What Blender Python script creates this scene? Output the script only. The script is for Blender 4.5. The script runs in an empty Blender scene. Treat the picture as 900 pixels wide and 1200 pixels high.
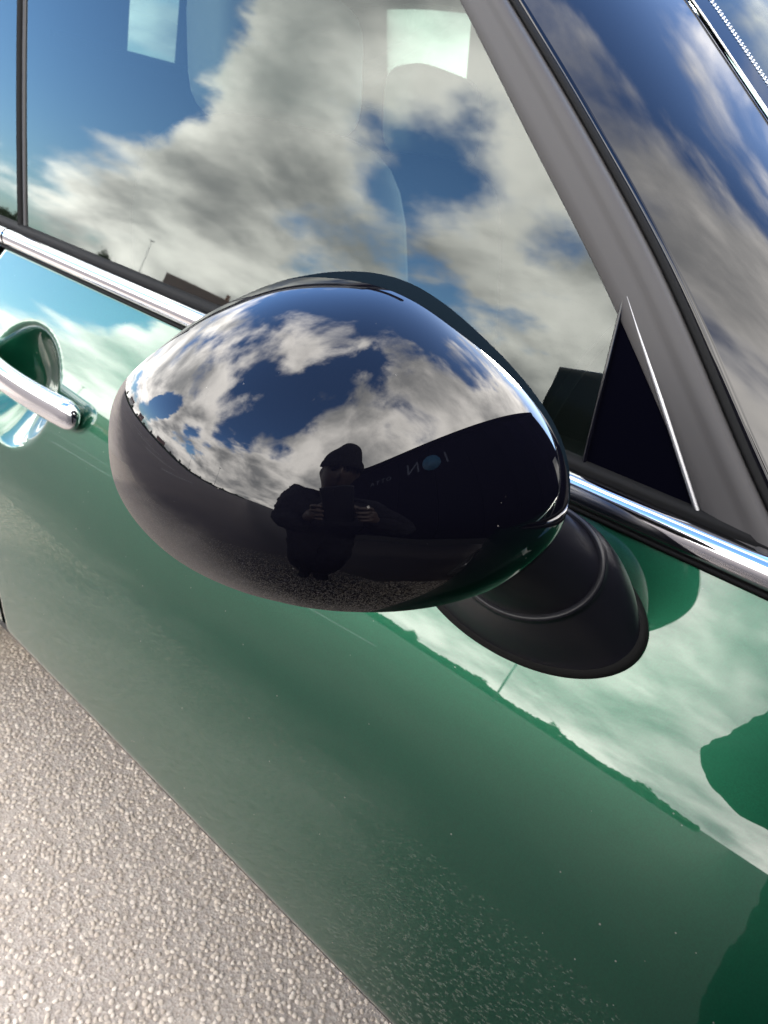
import bpy, bmesh, math, random
import numpy as np
from mathutils import Vector, Matrix, Quaternion
S = bpy.context.scene
C = S.collection
random.seed(7); rng = np.random.default_rng(7)
PI = math.pi

# ------------------------------------------------------------------ camera
CAM = np.array([0.0, -0.45, 1.127])
RW = np.array([[0.74430117, 0.41895834, -0.52008622],      # rows: world x, y, z in camera axes (right, down, forward)
               [0.63658145, -0.20958821, 0.74218383],
               [0.20194017, -0.88348553, -0.42269786]])
cd = bpy.data.cameras.new('camera'); cam = bpy.data.objects.new('camera', cd); C.objects.link(cam)
M = Matrix.Identity(4)
for i in range(3):
    M[i][0] = RW[i][0]; M[i][1] = -RW[i][1]; M[i][2] = -RW[i][2]; M[i][3] = CAM[i]
cam.matrix_world = M
cd.sensor_fit = 'VERTICAL'; cd.sensor_height = 36; cd.lens = 27
cd.clip_start = 0.01; cd.clip_end = 3000
cd.dof.use_dof = True; cd.dof.focus_distance = 0.40; cd.dof.aperture_fstop = 22
S.camera = cam
S.view_settings.view_transform = 'Standard'; S.view_settings.look = 'None'
S.view_settings.exposure = 2.75; S.view_settings.gamma = 1
S.cycles.use_denoising = True
S.cycles.max_bounces = 10; S.cycles.glossy_bounces = 6; S.cycles.transparent_max_bounces = 12; S.cycles.transmission_bounces = 6
S.cycles.sample_clamp_indirect = 8

# ------------------------------------------------------------------ light: sun behind thin cloud, Nishita sky with broken cloud
SUN_EL, SUN_AZ = math.radians(27), math.radians(94)       # azimuth of the sun measured from +x towards +y
sun_dir = Vector((math.cos(SUN_EL)*math.cos(SUN_AZ), math.cos(SUN_EL)*math.sin(SUN_AZ), math.sin(SUN_EL)))
sl = bpy.data.lights.new('sun', 'SUN'); sl.energy = 1.4; sl.angle = math.radians(12); sl.color = (1, .94, .86)
so = bpy.data.objects.new('sun', sl); C.objects.link(so)
so.rotation_euler = sun_dir.to_track_quat('Z', 'Y').to_euler(); so.location = (3, -4, 6)

W = bpy.data.worlds.new('World'); S.world = W; W.use_nodes = True
nt = W.node_tree; nt.nodes.clear()
def N(t, **k):
    n = nt.nodes.new(t)
    for a, b in k.items(): setattr(n, a, b)
    return n
L = lambda a, b: nt.links.new(a, b)
def mth(op, a, b=None, c=None, clamp=False):
    n = N('ShaderNodeMath', operation=op); n.use_clamp = clamp
    for i, v in enumerate((a, b, c)):
        if v is None: continue
        if isinstance(v, (int, float)): n.inputs[i].default_value = v
        else: L(v, n.inputs[i])
    return n.outputs[0]
def smooth(v, a, b, lo=0., hi=1.):
    n = N('ShaderNodeMapRange', interpolation_type='SMOOTHSTEP'); L(v, n.inputs[0])
    for i, x in enumerate((a, b, lo, hi)): n.inputs[i+1].default_value = x
    return n.outputs[0]
tc = N('ShaderNodeTexCoord')
sky = N('ShaderNodeTexSky', sky_type='NISHITA'); sky.sun_disc = False
sky.sun_elevation = SUN_EL; sky.sun_rotation = PI/2 - SUN_AZ
sky.air_density = 1.0; sky.dust_density = .6; sky.ozone_density = 2.0
vn = N('ShaderNodeVectorMath', operation='NORMALIZE'); L(tc.outputs['Generated'], vn.inputs[0])
sp = N('ShaderNodeSeparateXYZ'); L(vn.outputs[0], sp.inputs[0])
zz = mth('ADD', mth('MAXIMUM', sp.outputs[2], 0.0), 0.42)
px = mth('DIVIDE', sp.outputs[0], zz); py = mth('DIVIDE', sp.outputs[1], zz)
cb = N('ShaderNodeCombineXYZ'); L(px, cb.inputs[0]); L(py, cb.inputs[1]); cb.inputs[2].default_value = 33.9
def noise(scale, detail, rough, off=0, dist=0.0):
    n = N('ShaderNodeTexNoise'); n.inputs['Scale'].default_value = scale; n.inputs['Detail'].default_value = detail
    n.inputs['Roughness'].default_value = rough; n.inputs['Distortion'].default_value = dist
    if off:
        a = N('ShaderNodeVectorMath', operation='ADD'); L(cb.outputs[0], a.inputs[0]); a.inputs[1].default_value = (off, off*.7, off*1.3)
        L(a.outputs[0], n.inputs['Vector'])
    else: L(cb.outputs[0], n.inputs['Vector'])
    return n.outputs[0]
cover = noise(1.35, 10, .54, 0, .12)
# where the sky of that moment was open (negative) or closed (positive): direction, half width, amount
warp = noise(3.4, 8, .6, 5.1, .2)
BANKS = [((-.87, -.46, .33), .085, -.30), ((-.64, -.70, .35), .075, -.13), ((-.70, -.62, .30), .16, .06), ((-.50, -.80, .45), .16, .08), ((.02, -.28, .96), .17, -.15),
         ((.35, -.62, .72), .18, .10), ((-.35, -.80, .75), .18, -.06), ((.0, .55, .83), .18, -.14), ((.1, -.97, .2), .30, .06)]
for (bx, by, bz), w, amt in BANKS:
    dv = Vector((bx, by, bz)).normalized()
    dp = N('ShaderNodeVectorMath', operation='DOT_PRODUCT'); L(vn.outputs[0], dp.inputs[0]); dp.inputs[1].default_value = dv
    wv = mth('ADD', dp.outputs['Value'], mth('MULTIPLY', mth('SUBTRACT', warp, .5), 1.7*(1-math.cos(w*2.2))))
    cover = mth('ADD', cover, smooth(wv, math.cos(w*2.2), 1.0, 0, amt))
cov = smooth(cover, .43, .53)
shade = noise(2.6, 9, .56, 11.3, .15)
thick = smooth(cover, .50, .74)
lum = mth('MULTIPLY', smooth(shade, .31, .66, .20, 1.0), mth('SUBTRACT', 1.0, mth('MULTIPLY', thick, .50)))
ccol = N('ShaderNodeMix', data_type='RGBA'); L(lum, ccol.inputs[0])
ccol.inputs[6].default_value = (1.7, 1.9, 2.1, 1); ccol.inputs[7].default_value = (18.3, 17.4, 16.2, 1)
tint = N('ShaderNodeVectorMath', operation='MULTIPLY'); L(sky.outputs[0], tint.inputs[0]); tint.inputs[1].default_value = (.85, 1.10, 1.42)
mx = N('ShaderNodeMix', data_type='RGBA'); L(cov, mx.inputs[0]); L(tint.outputs[0], mx.inputs[6]); L(ccol.outputs[2], mx.inputs[7])
bg = N('ShaderNodeBackground'); bg.inputs[1].default_value = 0.10; L(mx.outputs[2], bg.inputs[0])
wo = N('ShaderNodeOutputWorld'); L(bg.outputs[0], wo.inputs[0])

# ------------------------------------------------------------------ materials
def mat(name, base=(.5,.5,.5), rough=.5, metal=0., coat=0., coat_rough=.02, coat_ior=1.5, ior=1.5, spec=.5):
    m = bpy.data.materials.new(name); m.use_nodes = True
    b = m.node_tree.nodes['Principled BSDF']
    b.inputs['Base Color'].default_value = (*base, 1); b.inputs['Roughness'].default_value = rough
    b.inputs['Metallic'].default_value = metal; b.inputs['Coat Weight'].default_value = coat
    b.inputs['Coat Roughness'].default_value = coat_rough; b.inputs['Coat IOR'].default_value = coat_ior
    b.inputs['IOR'].default_value = ior; b.inputs['Specular IOR Level'].default_value = spec
    return m
def nz(m, scale, detail=4, rough=.6, coord='Object'):
    t = m.node_tree; tcn = t.nodes.new('ShaderNodeTexCoord'); n = t.nodes.new('ShaderNodeTexNoise')
    n.inputs['Scale'].default_value = scale; n.inputs['Detail'].default_value = detail; n.inputs['Roughness'].default_value = rough
    t.links.new(tcn.outputs[coord], n.inputs['Vector']); return n.outputs['Fac']
def ramp(m, fac, a, b, lo=.35, hi=.65, to='Base Color'):
    t = m.node_tree; r = t.nodes.new('ShaderNodeValToRGB'); t.links.new(fac, r.inputs[0])
    r.color_ramp.elements[0].position = lo; r.color_ramp.elements[1].position = hi
    r.color_ramp.elements[0].color = (*a, 1) if len(a) == 3 else a; r.color_ramp.elements[1].color = (*b, 1)
    t.links.new(r.outputs[0], t.nodes['Principled BSDF'].inputs[to]); return r
def bump(m, fac, strength=.2, dist=.001, to=('Normal',)):
    t = m.node_tree; b = t.nodes.new('ShaderNodeBump'); b.inputs['Strength'].default_value = strength; b.inputs['Distance'].default_value = dist
    t.links.new(fac, b.inputs['Height'])
    for s in to: t.links.new(b.outputs[0], t.nodes['Principled BSDF'].inputs[s])
    return b
MT = {}
MT['paint'] = mat('green_paint', (.006, .085, .040), .32, .80, 1.0, .006, 1.70)
ramp(MT['paint'], nz(MT['paint'], 900, 2), (.0005, .049, .0225), (.0008, .060, .028))
MT['cap'] = mat('gloss_black', (.002, .002, .004), .25, 0, 1.0, .005, 1.53, spec=0)
def dust(m, scale, amount, cut):
    t = m.node_tree; pb = t.nodes['Principled BSDF']; om = t.nodes['Material Output']
    tcn = t.nodes.new('ShaderNodeTexCoord'); v = t.nodes.new('ShaderNodeTexVoronoi'); v.inputs['Scale'].default_value = scale; t.links.new(tcn.outputs['Object'], v.inputs['Vector'])
    sc_ = t.nodes.new('ShaderNodeSeparateColor'); t.links.new(v.outputs['Color'], sc_.inputs[0])
    a = t.nodes.new('ShaderNodeMath'); a.operation = 'GREATER_THAN'; t.links.new(sc_.outputs[0], a.inputs[0]); a.inputs[1].default_value = cut
    r = t.nodes.new('ShaderNodeMath'); r.operation = 'MULTIPLY'; t.links.new(sc_.outputs[1], r.inputs[0]); r.inputs[1].default_value = .22
    b = t.nodes.new('ShaderNodeMath'); b.operation = 'LESS_THAN'; t.links.new(v.outputs['Distance'], b.inputs[0]); t.links.new(r.outputs[0], b.inputs[1])
    c = t.nodes.new('ShaderNodeMath'); c.operation = 'MULTIPLY'; t.links.new(a.outputs[0], c.inputs[0]); t.links.new(b.outputs[0], c.inputs[1])
    d = t.nodes.new('ShaderNodeMath'); d.operation = 'MULTIPLY'; t.links.new(c.outputs[0], d.inputs[0]); d.inputs[1].default_value = amount
    df = t.nodes.new('ShaderNodeBsdfDiffuse'); df.inputs[0].default_value = (.45, .42, .38, 1)
    mx = t.nodes.new('ShaderNodeMixShader'); t.links.new(d.outputs[0], mx.inputs[0]); t.links.new(pb.outputs[0], mx.inputs[1]); t.links.new(df.outputs[0], mx.inputs[2]); t.links.new(mx.outputs[0], om.inputs[0])
dust(MT['cap'], 460, .2, .982); dust(MT['paint'], 300, .2, .975)
MT['gloss'] = mat('piano_black', (.002, .002, .004), .25, 0, 1.0, .03, 1.46, spec=0)
MT['plastic'] = mat('black_plastic', (.005, .005, .008), .32, 0, 0, spec=.35); bump(MT['plastic'], nz(MT['plastic'], 2200, 2), .12, .0004)
MT['rubber'] = mat('black_rubber', (.004, .004, .004), .65, spec=.12); bump(MT['rubber'], nz(MT['rubber'], 1500, 2), .1, .0005)
MT['trim'] = mat('satin_grey_trim', (.034, .031, .030), .58, .0, .0, ior=1.45); bump(MT['trim'], nz(MT['trim'], 1800, 2), .08, .0004)
MT['chrome'] = mat('chrome', (.70, .70, .72), .07, 1.0)
MT['dark'] = mat('dark_interior', (.018, .018, .020), .7)
MT['under'] = mat('underbody', (.01, .01, .01), .8)
MT['seat'] = mat('pale_seat', (.42, .44, .43), .6); bump(MT['seat'], nz(MT['seat'], 300, 3), .2, .001)
MT['lining'] = mat('pale_lining', (.40, .42, .40), .8)
MT['silver'] = mat('mirror_silver', (.9, .9, .9), .0, 1.0)
MT['tyre'] = mat('tyre_rubber', (.02, .02, .02), .8); MT['alloy'] = mat('alloy', (.5, .5, .52), .3, .9)
MT['lamp'] = mat('lamp_lens', (.6, .62, .65), .1, .2, 1)
MT['tail'] = mat('tail_lens', (.3, .01, .01), .1, 0, 1)
def glass(name, tint, ior):
    m = bpy.data.materials.new(name); m.use_nodes = True; t = m.node_tree; t.nodes.clear()
    o = t.nodes.new('ShaderNodeOutputMaterial'); mx = t.nodes.new('ShaderNodeMixShader'); fr = t.nodes.new('ShaderNodeFresnel')
    tr = t.nodes.new('ShaderNodeBsdfTransparent'); gl = t.nodes.new('ShaderNodeBsdfGlossy')
    fr.inputs[0].default_value = ior; tr.inputs[0].default_value = (*tint, 1); gl.inputs['Roughness'].default_value = .012
    t.links.new(fr.outputs[0], mx.inputs[0]); t.links.new(tr.outputs[0], mx.inputs[1]); t.links.new(gl.outputs[0], mx.inputs[2]); t.links.new(mx.outputs[0], o.inputs[0])
    gl.inputs[0].default_value = (.93, 1.0, .97, 1)
    return m
MT['glass'] = glass('tinted_glass', (.36, .44, .41), 1.56)
MT['screen'] = glass('windscreen_glass', (.50, .58, .55), 1.5); MT['privacy'] = glass('rear_glass', (.12, .152, .138), 1.5)

def ground_mat():
    """pale loose aggregate in the bay beside the car, dark brownish tarmac further out, with shade painted in towards the shop"""
    m = mat('gravelly_tarmac', (.2, .19, .17), .85, spec=.3); t = m.node_tree
    b = t.nodes['Principled BSDF']; tcn = t.nodes.new('ShaderNodeTexCoord')
    def mix(fac, a, c, mode='MIX'):
        q = t.nodes.new('ShaderNodeMix'); q.data_type = 'RGBA'; q.blend_type = mode
        for i_, x_ in ((0, fac), (6, a), (7, c)):
            if isinstance(x_, (int, float)): q.inputs[i_].default_value = x_
            elif isinstance(x_, tuple): q.inputs[i_].default_value = (*x_, 1)
            else: t.links.new(x_, q.inputs[i_])
        return q.outputs[2]
    def mr(x_, a, c, lo=0., hi=1.):
        q = t.nodes.new('ShaderNodeMapRange'); q.interpolation_type = 'SMOOTHSTEP'; t.links.new(x_, q.inputs[0])
        for i_, y_ in enumerate((a, c, lo, hi)): q.inputs[i_+1].default_value = y_
        return q.outputs[0]
    v = t.nodes.new('ShaderNodeTexVoronoi'); v.inputs['Scale'].default_value = 240; t.links.new(tcn.outputs['Object'], v.inputs['Vector'])
    vc = t.nodes.new('ShaderNodeSeparateColor'); t.links.new(v.outputs['Color'], vc.inputs[0])
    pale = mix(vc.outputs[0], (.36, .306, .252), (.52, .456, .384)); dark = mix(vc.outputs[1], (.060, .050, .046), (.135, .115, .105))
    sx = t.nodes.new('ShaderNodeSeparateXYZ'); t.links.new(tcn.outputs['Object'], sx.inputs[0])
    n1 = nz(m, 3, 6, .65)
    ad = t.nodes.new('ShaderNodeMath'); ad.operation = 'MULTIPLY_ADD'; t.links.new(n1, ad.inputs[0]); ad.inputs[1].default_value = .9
    sb = t.nodes.new('ShaderNodeMath'); sb.operation = 'SUBTRACT'; t.links.new(sx.outputs[1], sb.inputs[0]); t.links.new(mr(sx.outputs[0], -.9, .2, 0., 1.7), sb.inputs[1]); t.links.new(sb.outputs[0], ad.inputs[2])  # pale area also pulled back towards +x, part of the painted shade
    shop_shade = mr(sx.outputs[0], -.6, .3); dark = mix(shop_shade, dark, (.022, .019, .019))  # shade of shop and photographer painted into the tarmac colour
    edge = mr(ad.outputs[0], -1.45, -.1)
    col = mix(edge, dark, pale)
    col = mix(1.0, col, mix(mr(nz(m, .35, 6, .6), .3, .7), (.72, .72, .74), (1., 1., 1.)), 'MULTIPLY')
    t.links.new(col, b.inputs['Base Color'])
    bump(m, v.outputs['Distance'], .5, .002)
    return m
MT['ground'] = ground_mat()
def pebble_mat():
    m = mat('pebble', (.3, .28, .25), .9, spec=.15); t = m.node_tree; b = t.nodes['Principled BSDF']
    oi = t.nodes.new('ShaderNodeObjectInfo'); r = t.nodes.new('ShaderNodeValToRGB'); t.links.new(oi.outputs['Random'], r.inputs[0])
    r.color_ramp.elements[0].color = (.38, .322, .264, 1); r.color_ramp.elements[1].color = (.555, .488, .412, 1)
    e = r.color_ramp.elements.new(.55); e.color = (.46, .394, .322, 1)
    t.links.new(r.outputs[0], b.inputs['Base Color']); return m
MT['pebble'] = pebble_mat()
MT['coat'] = mat('black_coat', (.006, .006, .009), .9, spec=.15); bump(MT['coat'], nz(MT['coat'], 40, 5), .6, .01)
MT['cloth'] = mat('dark_trousers', (.006, .006, .009), .9, spec=.15)
MT['skin'] = mat('skin', (.05, .03, .022), .6)
MT['knit'] = mat('dark_knit', (.008, .008, .009), .95, spec=.15); bump(MT['knit'], nz(MT['knit'], 120, 3), .7, .006)
MT['phone'] = mat('phone_black', (.004, .004, .005), .5, spec=.2)
MT['clad'] = mat('black_cladding', (.002, .002, .0045), .7, spec=0)
MT['letter'] = mat('grey_lettering', (.05, .06, .085), .6); MT['blue'] = mat('blue_disc', (.008, .09, .17), .6)
MT['white'] = mat('off_white', (.62, .62, .60), .6)
MT['bark'] = mat('bark', (.05, .04, .03), .9)
MT['leaf'] = mat('leaf', (.035, .055, .022), .7); MT['leaf2'] = mat('leaf_brown', (.06, .055, .03), .7)
MT['brick'] = mat('brick', (.22, .12, .09), .85); MT['render'] = mat('render_wall', (.45, .43, .40), .85)
MT['tile'] = mat('roof_tile', (.09, .06, .05), .8); MT['pane'] = mat('dark_pane', (.02, .025, .03), .08, 0, 1)
MT['steel'] = mat('galvanised_steel', (.30, .31, .32), .45, .6)
MT['marking'] = mat('worn_paint', (.55, .55, .53), .8); ramp(MT['marking'], nz(MT['marking'], 30, 5), (.30, .29, .27), (.6, .6, .58))

# ------------------------------------------------------------------ helpers
def link(name, me, m, parent=None):
    o = bpy.data.objects.new(name, me); C.objects.link(o)
    if m is not None: me.materials.append(m)
    if parent is not None: o.parent = parent; o.matrix_parent_inverse = parent_inv(parent)
    return o
def parent_inv(p):   # rest transform of the parent
    w = Matrix.Identity(4); q = p
    chain = []
    while q is not None: chain.append(q); q = q.parent
    for q in reversed(chain): w = w @ q.matrix_parent_inverse @ Matrix.LocRotScale(q.location, q.rotation_euler, q.scale)
    return w.inverted()
def mesh(name, v, f, m, parent=None, smooth=True, sub=0):
    me = bpy.data.meshes.new(name); me.from_pydata([tuple(map(float, a)) for a in v], [], f); me.update()
    bm = bmesh.new(); bm.from_mesh(me); bmesh.ops.recalc_face_normals(bm, faces=bm.faces); bm.to_mesh(me); bm.free()
    if smooth:
        for p in me.polygons: p.use_smooth = True
    o = link(name, me, m, parent)
    if sub:
        s = o.modifiers.new('sub', 'SUBSURF'); s.levels = s.render_levels = sub
    return o
def grid(P, closed_u=False, closed_v=False):
    """P: (nu, nv, 3) array -> verts, faces"""
    P = np.asarray(P); nu, nv = P.shape[:2]; f = []
    for i in range(nu if closed_u else nu-1):
        for j in range(nv if closed_v else nv-1):
            a, b = i, (i+1) % nu; c, d = j, (j+1) % nv
            f.append((a*nv+c, b*nv+c, b*nv+d, a*nv+d))
    return P.reshape(-1, 3), f
def solid(o, t, off=-1.0):
    s = o.modifiers.new('solid', 'SOLIDIFY'); s.thickness = t; s.offset = off; return o
def bevel(o, w, seg=2):
    b = o.modifiers.new('bev', 'BEVEL'); b.width = w; b.segments = seg; b.limit_method = 'ANGLE'; return o
def box(name, c, s, m, parent=None, rz=0, bev=0):
    v = [Matrix.Rotation(rz, 3, 'Z') @ Vector((sx*s[0]/2, sy*s[1]/2, sz*s[2]/2)) + Vector(c) for sx in (-1,1) for sy in (-1,1) for sz in (-1,1)]
    f = [(0,1,3,2), (4,6,7,5), (0,4,5,1), (2,3,7,6), (0,2,6,4), (1,5,7,3)]
    o = mesh(name, v, f, m, parent, smooth=False)
    if bev: bevel(o, bev)
    return o
def tube(name, pts, rad, m, parent=None, n=10, cap=True):
    pts = [Vector(p) for p in pts]; rad = rad if hasattr(rad, '__len__') else [rad]*len(pts)
    V = []; up = Vector((0, 0, 1))
    for i, p in enumerate(pts):
        t = (pts[min(i+1, len(pts)-1)] - pts[max(i-1, 0)]).normalized()
        a = t.cross(up if abs(t.z) < .95 else Vector((1, 0, 0))).normalized(); b = t.cross(a)
        V.append([p + (a*math.cos(k*2*PI/n) + b*math.sin(k*2*PI/n))*rad[i] for k in range(n)])
    v, f = grid(np.array(V), closed_v=True)
    if cap: f += [tuple(range(n-1, -1, -1)), tuple(range((len(pts)-1)*n, len(pts)*n))]
    return mesh(name, v, f, m, parent)
def empty(name, loc, label, cat, group=None, rz=0):
    o = bpy.data.objects.new(name, None); C.objects.link(o); o.location = loc; o.rotation_euler = (0, 0, rz); o.empty_display_size = .2
    tag(o, label, cat, group); return o
def tag(o, label, cat, group=None):
    o['label'] = label; o['category'] = cat
    if group: o['group'] = group
    return o
def interp(x, xs, ys): return np.interp(x, xs, ys)
def cubic(xs, ys):
    """smooth interpolation through points (monotone-ish Catmull-Rom)"""
    xs = np.asarray(xs, float); ys = np.asarray(ys, float)
    order = np.argsort(xs); xs = xs[order]; ys = ys[order]
    h = np.diff(xs); dl = np.diff(ys)/h; mm = np.empty(len(xs)); mm[0] = dl[0]; mm[-1] = dl[-1]
    mm[1:-1] = (dl[:-1]*h[1:] + dl[1:]*h[:-1])/(h[:-1]+h[1:])
    def fn(x):
        x = np.clip(np.asarray(x, float), xs[0], xs[-1]); i = np.clip(np.searchsorted(xs, x)-1, 0, len(h)-1)
        t = (x-xs[i])/h[i]
        return (ys[i]*(1+2*t)*(1-t)**2 + h[i]*mm[i]*t*(1-t)**2 + ys[i+1]*t*t*(3-2*t) + h[i]*mm[i+1]*t*t*(t-1))
    return fn

# ------------------------------------------------------------------ ground
def hills_and_ground():
    n = 60; R = 1500
    rr = np.r_[0, np.geomspace(2, R, 40)]; th = np.linspace(0, 2*PI, 64, endpoint=False)
    P = np.array([[(r*math.cos(a), r*math.sin(a), 0.0) for a in th] for r in rr])
    v, f = grid(P, closed_v=True)
    o = mesh('ground', v, f, MT['ground']); o['kind'] = 'structure'
    return o
ground = hills_and_ground()

# ------------------------------------------------------------------ the car
# side profile: tilt of the skin (degrees, + faces up) against height
ZT = [.20, .30, .44, .485, .496, .502, .507, .515, .55, .60, .70, .817, .90, .965]
AT = [-10, -20, -66, -74, -70, -60, -25, 0, 2, 4.5, 10, 18.6, 23, 25]
_z = np.linspace(.965, .20, 800); _a = np.interp(_z, ZT, AT); _y = -.002 + np.concatenate([[0], np.cumsum(np.tan(np.radians(_a[:-1]))*(-1)*(_z[:-1]-_z[1:]))]) + .0118
side_y = lambda z: float(np.interp(z, _z[::-1], _y[::-1]))
hem = lambda x: .034                                               # height of the door's lower edge above the base profile
def side_xy(x, z):
    w = min(1, max(0, (.72-z)/.20)); return side_y(z - hem(x)*w*w*(3-2*w))
belt = lambda x: .9345 + .0135*np.clip((x+.93)/.88, -1.2, 1.3)       # lower edge of the chrome strip
CW = 1.40                                                         # the car is symmetric about y = CW/2
def plan(x):                                                      # plan curvature of the body side towards the ends
    x = np.asarray(x, float)
    return .10*np.clip((x-.25)/1.1, 0, 2)**2 + .09*np.clip((-x-1.2)/1.1, 0, 2)**2
mir = lambda P: np.asarray(P)*np.array([1, -1, 1]) + np.array([0, CW, 0])
car = empty('parked_car', (-.5, CW/2, 0), 'dark green car with chrome belt strip and gloss black oval wing mirror', 'car')

# door skin, with the hollow behind the handle
xr = cubic([.20, .40, .45, .531, .624, .68, .74, .80, .88, .965], [-.655, -.672, -.695, -.728, -.78, -.82, -.875, -.925, -.945, -.912])   # rear shut line
xf = cubic([.20, .5, .8, .965], [.32, .33, .335, .30])                      # front shut line
HX, HZ = -.792, .814
def door_rows(nz_=150, nx_=260):
    P = []
    for t in np.linspace(0, 1, nz_):
        zb = .438 + t*(0.0)
        row = []
        for s in np.linspace(0, 1, nx_):
            z0 = .44 + hem(0) + t*(.940-.44-hem(0))
            x = (xr(z0)+.0025)*(1-s) + (xf(z0)-.0025)*s
            zl = .44 + hem(x); z = zl + t*(belt(x)-.002-zl)
            y = side_xy(x, z) + plan(x)
            e = math.hypot((x-HX)/.072, (z-HZ)/.066)
            if e < 1: y += .032*(1-e*e)**1.3 if e > 0 else .032
            edge = min(x-(xr(z0)+.0025), (xf(z0)-.0025)-x)
            if edge < .004: y += .004*(1-edge/.004)**2
            row.append((x, y, z))
        P.append(row)
    return np.array(P)
DP = door_rows()
v, f = grid(DP); door = mesh('front_door', v, f, MT['paint'], car); solid(door, .012, -1)
v, f = grid(mir(DP[::5, ::5])); mesh('front_door', v, f, MT['paint'], car)
box('door_lining', (-.32, .075, .66), (1.20, .03, .52), MT['dark'], car)
# quarter panel behind, front wing ahead, sill below
def panel(x0fn, x1fn, nx_, zlo, zhi, nz_=40):
    P = []
    for t in np.linspace(0, 1, nz_):
        row = []
        for s in np.linspace(0, 1, nx_):
            z = .25 + t*.69
            for _k in range(3):
                x = x0fn(z)*(1-s) + x1fn(z)*s
                lo = zlo(x); z = lo + t*(zhi(x)-lo)
            row.append((x, side_xy(x, z)+plan(x), z))
        P.append(row)
    return np.array(P)
def arch(xa, r=.335, zc=.30, zmin=.25):
    return lambda x: max(zmin, zc + math.sqrt(max(0, r*r-(x-xa)**2))) if abs(x-xa) < r else zmin
RA, FA = -1.62, .87
qp = panel(lambda z: -2.15, lambda z: float(xr(z))-.0025, 60, arch(RA), lambda x: belt(x)-.002)
v, f = grid(qp); mesh('quarter_panel', v, f, MT['paint'], car); v, f = grid(mir(qp)); mesh('quarter_panel', v, f, MT['paint'], car)
fw = panel(lambda z: float(xf(z))+.0025, lambda z: 1.36, 60, arch(FA), lambda x: belt(x)-.012*max(0, x-.3)/1.)
v, f = grid(fw); mesh('front_wing', v, f, MT['paint'], car); v, f = grid(mir(fw)); mesh('front_wing', v, f, MT['paint'], car)
SP = np.array([[(x, side_xy(x, zz_+hem(x))+.006, zz_+hem(x)) for x in np.linspace(-1.28, .54, 40)] for zz_ in np.linspace(.23, .4365, 14)])
v, f = grid(SP); mesh('sill', v, f, MT['paint'], car); v, f = grid(mir(SP)); mesh('sill', v, f, MT['paint'], car)
box('floor_tub', (-.45, CW/2, .33), (3.2, 1.20, .20), MT['under'], car)
box('bulkhead', (.33, CW/2, .62), (.03, 1.25, .56), MT['dark'], car)
box('tailgate', (-2.17, CW/2, .60), (.06, 1.16, .70), MT['paint'], car, bev=.02)
box('bumper', (1.40, CW/2, .48), (.14, 1.12, .40), MT['paint'], car, bev=.05)
# backing behind the shut lines
BK = np.array([[(x, side_y(z)+.016, z) for x in np.linspace(-1.15, .40, 30)] for z in np.linspace(.42, .93, 20)])
BK[:, :, 1] += np.exp(-((BK[:, :, 0]-HX)/.08)**2-((BK[:, :, 2]-HZ)/.08)**2)*.035
v, f = grid(BK); mesh('door_frame', v, f, MT['under'], car)
# bonnet
def bonnet_pt(x, s):
    xe = min(1.0, max(0, (x-.16)/1.24))
    yl = .03 + float(plan(x)); y = yl + s*(CW-2*yl); c = 1-(2*s-1)**2
    z = belt(x) - .012 + .055*c**.7 + .02 - .16*xe**2.6
    return (x + .10*c, y, z)
bp = np.array([[bonnet_pt(x, s) for s in np.linspace(0, 1, 30)] for x in np.linspace(.20, 1.34, 40)])
v, f = grid(bp); solid(mesh('bonnet', v, f, MT['paint'], car), .01)
for yy in (.20, CW-.20):
    hl = mesh('headlight', *grid(np.array([[(1.36+.09*math.cos(a), yy+.12*math.sin(a)*math.cos(b), .72+.12*math.sin(a)*math.sin(b)) for b in np.linspace(0, 2*PI, 20, endpoint=False)] for a in np.linspace(.02, PI/2, 8)]), closed_v=True), MT['lamp'], car)
    box('tail_light', (-2.19, yy-.02, .72), (.05, .13, .22), MT['tail'], car, bev=.02)
for xa in (RA, FA):
    for yy in (.03, CW-.03):
        ty = mesh('wheel', *grid(np.array([[(xa+(.25+.05*math.cos(b))*math.cos(a), yy+.085*math.sin(b), .30+(.25+.05*math.cos(b))*math.sin(a)) for b in np.linspace(0, 2*PI, 12, endpoint=False)] for a in np.linspace(0, 2*PI, 40, endpoint=False)]), True, True), MT['tyre'], car)
        box('hub', (xa, yy, .30), (.10, .10, .10), MT['alloy'], ty, bev=.02)
        for k in range(5):
            a = k*2*PI/5
            tube('spoke', [(xa+.04*math.cos(a), yy-.02 if yy < .5 else yy+.02, .30+.04*math.sin(a)), (xa+.22*math.cos(a), yy-.03 if yy < .5 else yy+.03, .30+.22*math.sin(a))], [.03, .022], MT['alloy'], ty, 8)

# glass house: the side glass leans in
def gy(z): return .012 + .185*(z-.965) + .10*max(0, z-.965)**2
def glass_pt(x, z, off=0): return np.array((x, gy(z)+off+.35*float(plan(x))*.0, z))
# pillar lines measured on the glass surface (x as a function of z)
tr_in = cubic([.962, .967, 1.072, 1.151, 1.228, 1.49], [-.088, -.093, -.205, -.301, -.395, -.755])    # inner edge of the satin door frame
tr_out = cubic([.93, .986, 1.106, 1.173, 1.23, 1.49], [.0, -.065, -.194, -.278, -.354, -.72])      # its outer edge
zt = np.linspace(.953, 1.465, 40)
v, f = grid(np.array([[glass_pt(x, z) for x in np.linspace(-.905 - .42*(z-.957), float(tr_in(z))+.012, 20)] for z in zt]))
wg = mesh('door_window', v, f, MT['glass'], car)
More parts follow.
